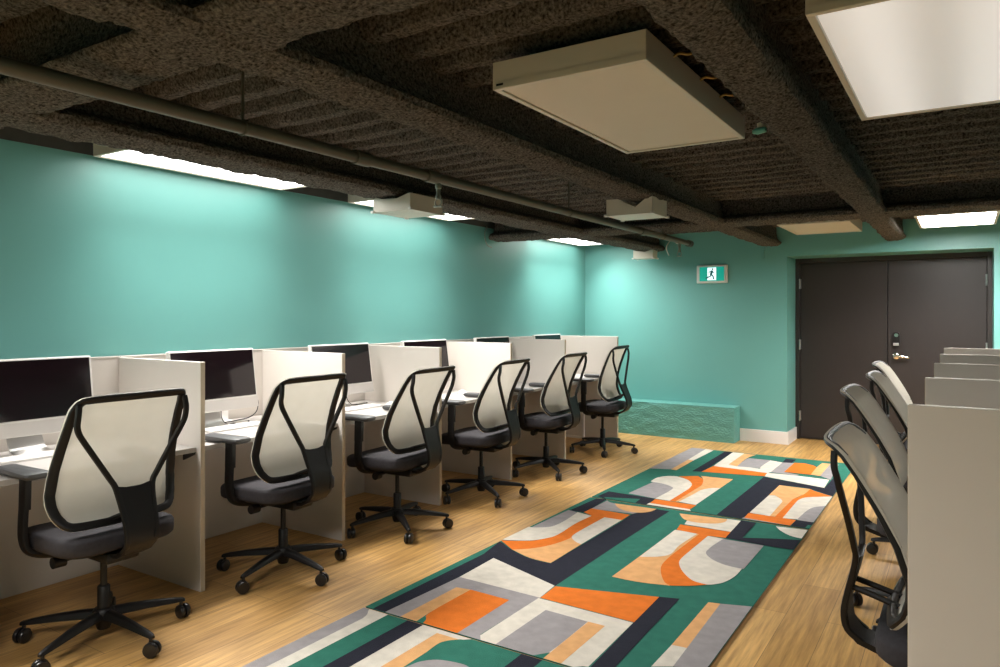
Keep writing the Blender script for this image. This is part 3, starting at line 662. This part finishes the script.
# odds and ends on the second and third desks
def usb_hub(label, x, y, rz):
    t = thing('usb_hub', label, 'usb hub', (x, y, DZT), rz)
    b = bm_new(); rbox(b, -.014, .014, -.05, .05, 0, .014, .004); obj('body', b, M['silver'], t)
    b = bm_new(); rbox(b, -.012, .012, .05, .066, .002, .012, .002); obj('plug_end', b, M['black'], t)
    b = bm_new(); add_tube(b, smooth_path([(0, -.05, .007), (-.01, -.10, .010), (-.04, -.115, .05), (-.09, -.07, .11)], 6), .0028, 8); obj('lead', b, M['cable'], t, True)
usb_hub('small dark and silver hub with black lead on the second desk', -3.86, 2.97, .1)
usb_hub('small dark and silver hub under the third computer', -3.90, 4.10, .1)
b = bm_new(); rbox(b, -4.05, -4.047, 2.90, 3.02, DZT, DZT + .062, .001); rbox(b, -4.047, -3.99, 2.90, 3.02, DZT, DZT + .004, .001)
tag(obj('folded_card', b, M['paper']), 'small white folded card standing under the second computer', 'card')
b = bm_new(); add_tube(b, smooth_path([(-4.0, 3.07, .90), (-3.99, 3.15, .905), (-3.98, 3.20, .86), (-3.98, 3.19, .79), (-3.97, 3.12, .757), (-3.96, 3.0, .750), (-3.95, 2.92, .750)], 6), .0035, 8)
tag(obj('loose_cable', b, M['cable'], smooth=True), 'black cable looping from the second computer down to the desk', 'cable')
b = bm_new(); 
add_tube(b, smooth_path([(-3.98, 1.36, .75), (-3.90, 1.45, .757), (-3.96, 1.52, .75), (-3.88, 1.56, .756), (-3.97, 1.60, .75), (-3.9, 1.5, .762), (-3.99, 1.47, .752), (-3.94, 1.62, .752)], 6), .004, 8)
tag(obj('coiled_cable', b, M['white_cable'], smooth=True), 'tangle of white cable on the first desk at the left edge', 'cable')
b = bm_new(); add_tube(b, smooth_path([(-4.0, 1.86, .89), (-4.0, 1.94, .83), (-3.99, 2.05, .775), (-3.98, 2.16, .752), (-3.97, 2.23, .750)], 6), .003, 8)
tag(obj('power_cord', b, M['white_cable'], smooth=True), 'thin pale cord hanging down behind the first computer', 'cable')
for i, (y0, y1) in enumerate(((3.82, .02), (3.92, -.02))):
    b = bm_new(); add_tube(b, smooth_path([(-4.0, y0, .88), (-3.985, y0 + y1, .83), (-3.98, y0 + 2 * y1, .775), (-3.97, y0 + 4 * y1, .750), (-3.96, y0 + 6 * y1, .749)], 6), .003, 8)
    tag(obj('short_cable', b, M['cable'], smooth=True), ['left', 'right'][i] + '-hand black cable hanging under the third computer', 'cable')

# ------------------------------------------------------------------ office chair (faces its local +Y)
def lerp_tab(tab, v):
    for (a, p), (c, q) in zip(tab, tab[1:]):
        if v <= c: 
            s = max(0, (v - a) / (c - a)); return p + (q - p) * s
    return tab[-1][1]
YT = [(.54, -.165), (.565, -.148), (.60, -.122), (.65, -.104), (.70, -.100), (.80, -.124), (.90, -.165), (1.0, -.215), (1.055, -.248), (1.08, -.272), (1.10, -.302)]
def by(x, z): return lerp_tab(YT, z) + .22 * x * x - .006
HALF = [(0, 1.095), (.10, 1.095), (.195, 1.093), (.228, 1.082), (.243, 1.052), (.248, 1.02), (.257, .91), (.268, .80), (.274, .72), (.275, .68), (.268, .63), (.252, .59), (.228, .563), (.19, .551), (.09, .547), (0, .546)]
def outline():
    h = [Vector((x, 0, z)) for x, z in HALF]; s = smooth_path(h, 4)
    left = [Vector((-p.x, 0, p.z)) for p in s[1:-1]][::-1]
    return s + left
def make_chair():
    t = thing('office_chair', '', 'office chair')
    # seat cushion with a soft waterfall edge
    b = bm_new(); rings = []
    for z, ins in ((.438, .032), (.443, .012), (.453, .002), (.470, 0), (.500, 0), (.512, .005), (.519, .016), (.523, .045), (.525, .10)):
        rings.append([Vector((x, y + .035, z - .018 * max(0, (y + .0) / .25) ** 2 - (.006 if z > .5 else 0) * (1 - (x / .26) ** 2))) for x, y in rrect(.253 - ins, .243 - ins, .11 - ins * .6, 7)])
    skin_rings(b, rings); obj('seat', b, M['fabric'], t, True)
    b = bm_new(); rings = [[Vector((x, y + .03, z)) for x, y in rrect(.225 - i, .20 - i, .09, 6)] for z, i in ((.418, .05), (.424, .02), (.440, .0))]
    skin_rings(b, rings); rbox(b, -.075, .075, -.16, .12, .372, .424, .015); obj('seat_pan', b, M['black'], t, True)
    b = bm_new(); add_tube(b, [(.06, .06, .395), (.22, .07, .392), (.27, .075, .388)], .006, 8); add_tube(b, [(.24, .07, .391), (.295, .08, .388)], .012, 10, up=(0, 0, 1), w=.02); obj('tilt_lever', b, M['black'], t, True)
    b = bm_new(); add_tube(b, [(-.07, .03, .388), (-.17, .03, .385)], .008, 8); add_tube(b, [(-.15, .03, .385), (-.20, .03, .385)], .024, 14); obj('tension_knob', b, M['black'], t, True)
    b = bm_new(); add_lathe(b, [(.014, .20), (.014, .385)], 16); add_lathe(b, [(.026, .11), (.026, .235), (.022, .24), (.0, .24)], 16); obj('gas_column', b, M['black'], t, True)
    b = bm_new(); add_lathe(b, [(.0, .05), (.026, .05), (.03, .06), (.036, .085), (.046, .10), (.046, .13), (.036, .142), (.0, .142)], 20); obj('hub', b, M['black'], t, True)
    for k in range(5):
        b = bm_new(); rings = []
        for y, z, w, h in ((.035, .115, .028, .020), (.10, .113, .024, .019), (.20, .104, .020, .016), (.30, .092, .016, .012), (.338, .086, .013, .009), (.346, .084, .008, .006)):
            rings.append([Vector((w * a, y, z + h * c)) for a, c in ((-1, -.7), (-.6, -1), (.6, -1), (1, -.7), (.8, .6), (.4, 1), (-.4, 1), (-.8, .6))])
        skin_rings(b, rings); lg = obj('base_leg', b, M['black'], t, True); lg.rotation_euler = (0, 0, 2 * PI * k / 5)
        b = bm_new(); add_tube(b, [(0, .330, .085), (0, .330, .050)], .008, 10)
        mxc = Matrix.Translation((0, .338, .0325)) @ Matrix.Rotation(.5 + k * 1.3, 4, 'Z') @ Matrix.Rotation(R(90), 4, 'Y')
        for s in (-1, 1): add_lathe(b, [(.0, s * .005), (.030, s * .005), (.0325, s * .009), (.0325, s * .018), (.029, s * .023), (.012, s * .026), (.0, s * .026)][::s], 20, mxc)
        add_lathe(b, [(.018, -.006), (.018, .006)], 12, mxc)
        obj('caster', b, M['rubber'], lg, True)
    # back: frame, mesh, rear bars, spine
    O = outline(); P = [Vector((p.x, by(p.x, p.z), p.z)) for p in O]
    cen = Vector((0, 0, .80)); b = bm_new(); rings = []
    n = len(P)
    for i, p in enumerate(P):
        tt = (P[(i + 1) % n] - P[i - 1]).normalized()
        nr = Vector((-.44 * p.x, 1, (by(p.x, p.z - .02) - by(p.x, p.z + .02)) / -.04 * -1)).normalized()
        bb = tt.cross(nr).normalized()
        if bb.dot(cen - p) > 0: bb = -bb
        w = .017 + .004 * (1 - abs(p.z - .75) / .35)
        if p.z > 1.05 or p.z < .58: w = .017
        q = p - bb * .012
        ring = []
        for k in range(10):
            a = 2 * PI * k / 10; ca = math.copysign(abs(math.cos(a)) ** .6, math.cos(a)); sa = math.copysign(abs(math.sin(a)) ** .6, math.sin(a))
            ring.append(q + bb * (w * ca) + nr * (.011 * sa))
        rings.append(ring)
    skin_rings(b, rings, loop=True); obj('back_frame', b, M['black'], t, True)
    hh = smooth_path([Vector((x, 0, z)) for x, z in HALF], 4)
    b = bm_new(); rows = []   # the fabric is stretched over the front of the frame and wraps its edge
    for p in hh[1:-1:2]:
        w = max(.02, p.x + .0055); z = p.z + .0055 * max(-1, min(1, (p.z - .82) / .2))
        rows.append([(-w + 2 * w * i / 14, z) for i in range(15)])
    fr = [[b.verts.new((x, by(x, z) + .013, z)) for x, z in r] for r in rows]
    for a, c in zip(fr, fr[1:]):
        for i in range(14): b.faces.new((a[i], a[i + 1], c[i + 1], c[i]))
    for side in (0, -1):
        e = [b.verts.new((r[side][0], by(*r[side]) + .001, r[side][1])) for r in rows]
        for k in range(len(e) - 1): b.faces.new((fr[k][side], fr[k + 1][side], e[k + 1], e[k]))
    for k in (0, -1):
        e = [b.verts.new((x, by(x, z) + .001, z)) for x, z in rows[k]]
        for i in range(14): b.faces.new((fr[k][i], fr[k][i + 1], e[i + 1], e[i]))
    obj('back_mesh', b, M['mesh'], t, True)
    for s in (-1, 1):
        pts = smooth_path([(s * .230, by(.22, 1.065) - .012, 1.065), (s * .236, -.268, 1.02), (s * .237, -.262, .985), (s * .231, -.259, .957), (s * .212, -.256, .922), (s * .16, -.251, .84), (s * .105, -.248, .752), (s * .083, -.248, .715), (s * .074, -.258, .67), (s * .067, -.280, .60), (s * .064, -.298, .53), (s * .06, -.292, .475), (s * .056, -.25, .435)], 4)
        b = bm_new(); add_tube(b, pts, .010, 8, up=(0, 1, 0), w=.0115); obj('back_bar', b, M['black'], t, True)
    b = bm_new(); rings = []
    for y, z, w in ((-.244, .712, .076), (-.254, .675, .072), (-.268, .63, .07), (-.286, .58, .068), (-.297, .53, .066), (-.292, .475, .063), (-.262, .438, .06), (-.20, .412, .056), (-.10, .402, .052)):
        rings.append((Vector((0, y, z)), w))
    rr = []
    for i, (p, w) in enumerate(rings):
        tt = (rings[min(i + 1, len(rings) - 1)][0] - rings[max(i - 1, 0)][0]).normalized(); nn = Vector((0, tt.z, -tt.y)) * .009
        dz = Vector((0, 0, -.012)) if i == 0 else Vector((0, 0, 0))
        rr.append([p + Vector((-w, 0, 0)) + nn, p + Vector((-w * .5, 0, 0)) + nn + dz * .7, p + nn + dz, p + Vector((w * .5, 0, 0)) + nn + dz * .7, p + Vector((w, 0, 0)) + nn, p + Vector((w, 0, 0)) - nn, p + Vector((w * .5, 0, 0)) - nn + dz * .7, p - nn + dz, p + Vector((-w * .5, 0, 0)) - nn + dz * .7, p + Vector((-w, 0, 0)) - nn])
    skin_rings(b, rr); obj('spine_plate', b, M['black'], t, True)
    for s in (-1, 1):
        b = bm_new(); add_tube(b, smooth_path([(s * .045, -.272, .605), (s * .046, -.21, .585), (s * .05, -.14, .560)], 5), .010, 8); obj('lumbar_strut', b, M['black'], t, True)
    for s in (-1, 1):
        b = bm_new()
        pts = smooth_path([(s * .272, .10, .755), (s * .275, .10, .68), (s * .282, .10, .56), (s * .282, .095, .49), (s * .262, .09, .442), (s * .20, .08, .418), (s * .08, .07, .408)], 5)
        add_tube(b, pts, .013, 10, up=(1, 0, 0), w=.027)
        add_tube(b, [(s * .272, .10, .752), (s * .275, .10, .62)], .016, 10, up=(1, 0, 0), w=.031)
        a = obj('armrest', b, M['black'], t, True)
        b = bm_new(); rings = []
        for z, i in ((.752, .012), (.758, .003), (.768, 0), (.777, .003), (.782, .012)):
            rings.append([Vector((s * .262 + x * (1 - .12 * (y / .15)), y + .155, z)) for x, y in rrect(.049 - i, .152 - i, .020, 4)])
        skin_rings(b, rings); obj('arm_pad', b, M['pad'], a, True)
    return t
def star(r, deg):
    legs = sorted([c for c in r.children if c.name.startswith('base_leg')], key=lambda o: o.name)
    for k, o in enumerate(legs): o.rotation_euler = (0, 0, 2 * PI * k / 5 + R(deg))
BACK = ('back_frame', 'back_mesh', 'back_bar', 'spine_plate', 'lumbar_strut')
def recline(r, deg):
    piv = Vector((0, -.13, .43)); m = Matrix.Rotation(R(-deg), 3, 'X')
    for c in r.children:
        if c.name.split('.')[0] in BACK:
            m = Matrix.Rotation(R(deg), 3, 'X'); c.rotation_euler = (R(deg), 0, 0); c.location = piv - m @ piv
proto = make_chair()
LEFT = [(-3.20, 1.745, 0, 3, -2, 'black office chair with white mesh back, nearest the camera in the left row'),
        (-3.20, 2.745, 2, -5, -2, 'black mesh-back office chair second from the camera in the left row'),
        (-3.20, 3.71, 4, 35, 3, 'black mesh-back office chair third from the camera in the left row'),
        (-3.20, 4.71, 4, 38, 3, 'black mesh-back office chair fourth from the camera in the left row'),
        (-3.20, 5.757, 2, 30, 2, 'black mesh-back office chair fifth from the camera in the left row'),
        (-3.20, 6.976, 4, 10, -6, 'black mesh-back office chair farthest from the camera, beside the teal ledge')]
RIGHT = [(-.02, 2.595, 0, 20, 4, 'office chair partly hidden by the big panel at the right edge'),
         (-.13, 3.85, 0, 236, 5, 'second office chair from the camera in the right row'),
         (-.13, 4.88, 0, 40, 5, 'third office chair from the camera in the right row, seen edge-on'),
         (-.21, 5.93, 0, 5, 4, 'farthest office chair of the right row, in front of the door handle')]
first = True
for rows, base, g in ((LEFT, 90, 'office chairs of the left row'), (RIGHT, -90, 'office chairs of the right row')):
    for x, y, yaw, st, rec, lab in rows:
        rz = R(base + yaw)
        if first: o = proto; o.location = (x, y, 0); o.rotation_euler = (0, 0, rz); o['label'] = lab; first = False
        else: o = dup(proto, (x, y, 0), rz, lab)
        o['group'] = g; star(o, st - base - yaw - 90); recline(o, rec)
        if base < 0 and y < 3:      # this one stands on a lower setting of its gas spring
            for c in o.children:
                if c.name.split('.')[0] not in ('base_leg', 'hub', 'gas_column'): c.location.z -= .03

# ------------------------------------------------------------------ camera, world, view
cam = bpy.data.cameras.new('camera'); co = bpy.data.objects.new('camera', cam); C.objects.link(co)
cam.sensor_width = 36; cam.lens = 36 * 724.07 / 1000; cam.shift_y = -.0184
co.location = (0, 0, 1.43); co.rotation_euler = (R(90), 0, .5708); cam.clip_start = .05
bpy.context.scene.camera = co
w = bpy.data.worlds.new('world'); bpy.context.scene.world = w; w.use_nodes = True
w.node_tree.nodes['Background'].inputs[0].default_value = (.9, .85, .8, 1); w.node_tree.nodes['Background'].inputs[1].default_value = .02
s = bpy.context.scene
s.view_settings.view_transform = 'Standard'; s.view_settings.look = 'None'; s.view_settings.gamma = 1; s.view_settings.use_curve_mapping = False
s.view_settings.exposure = 0.3
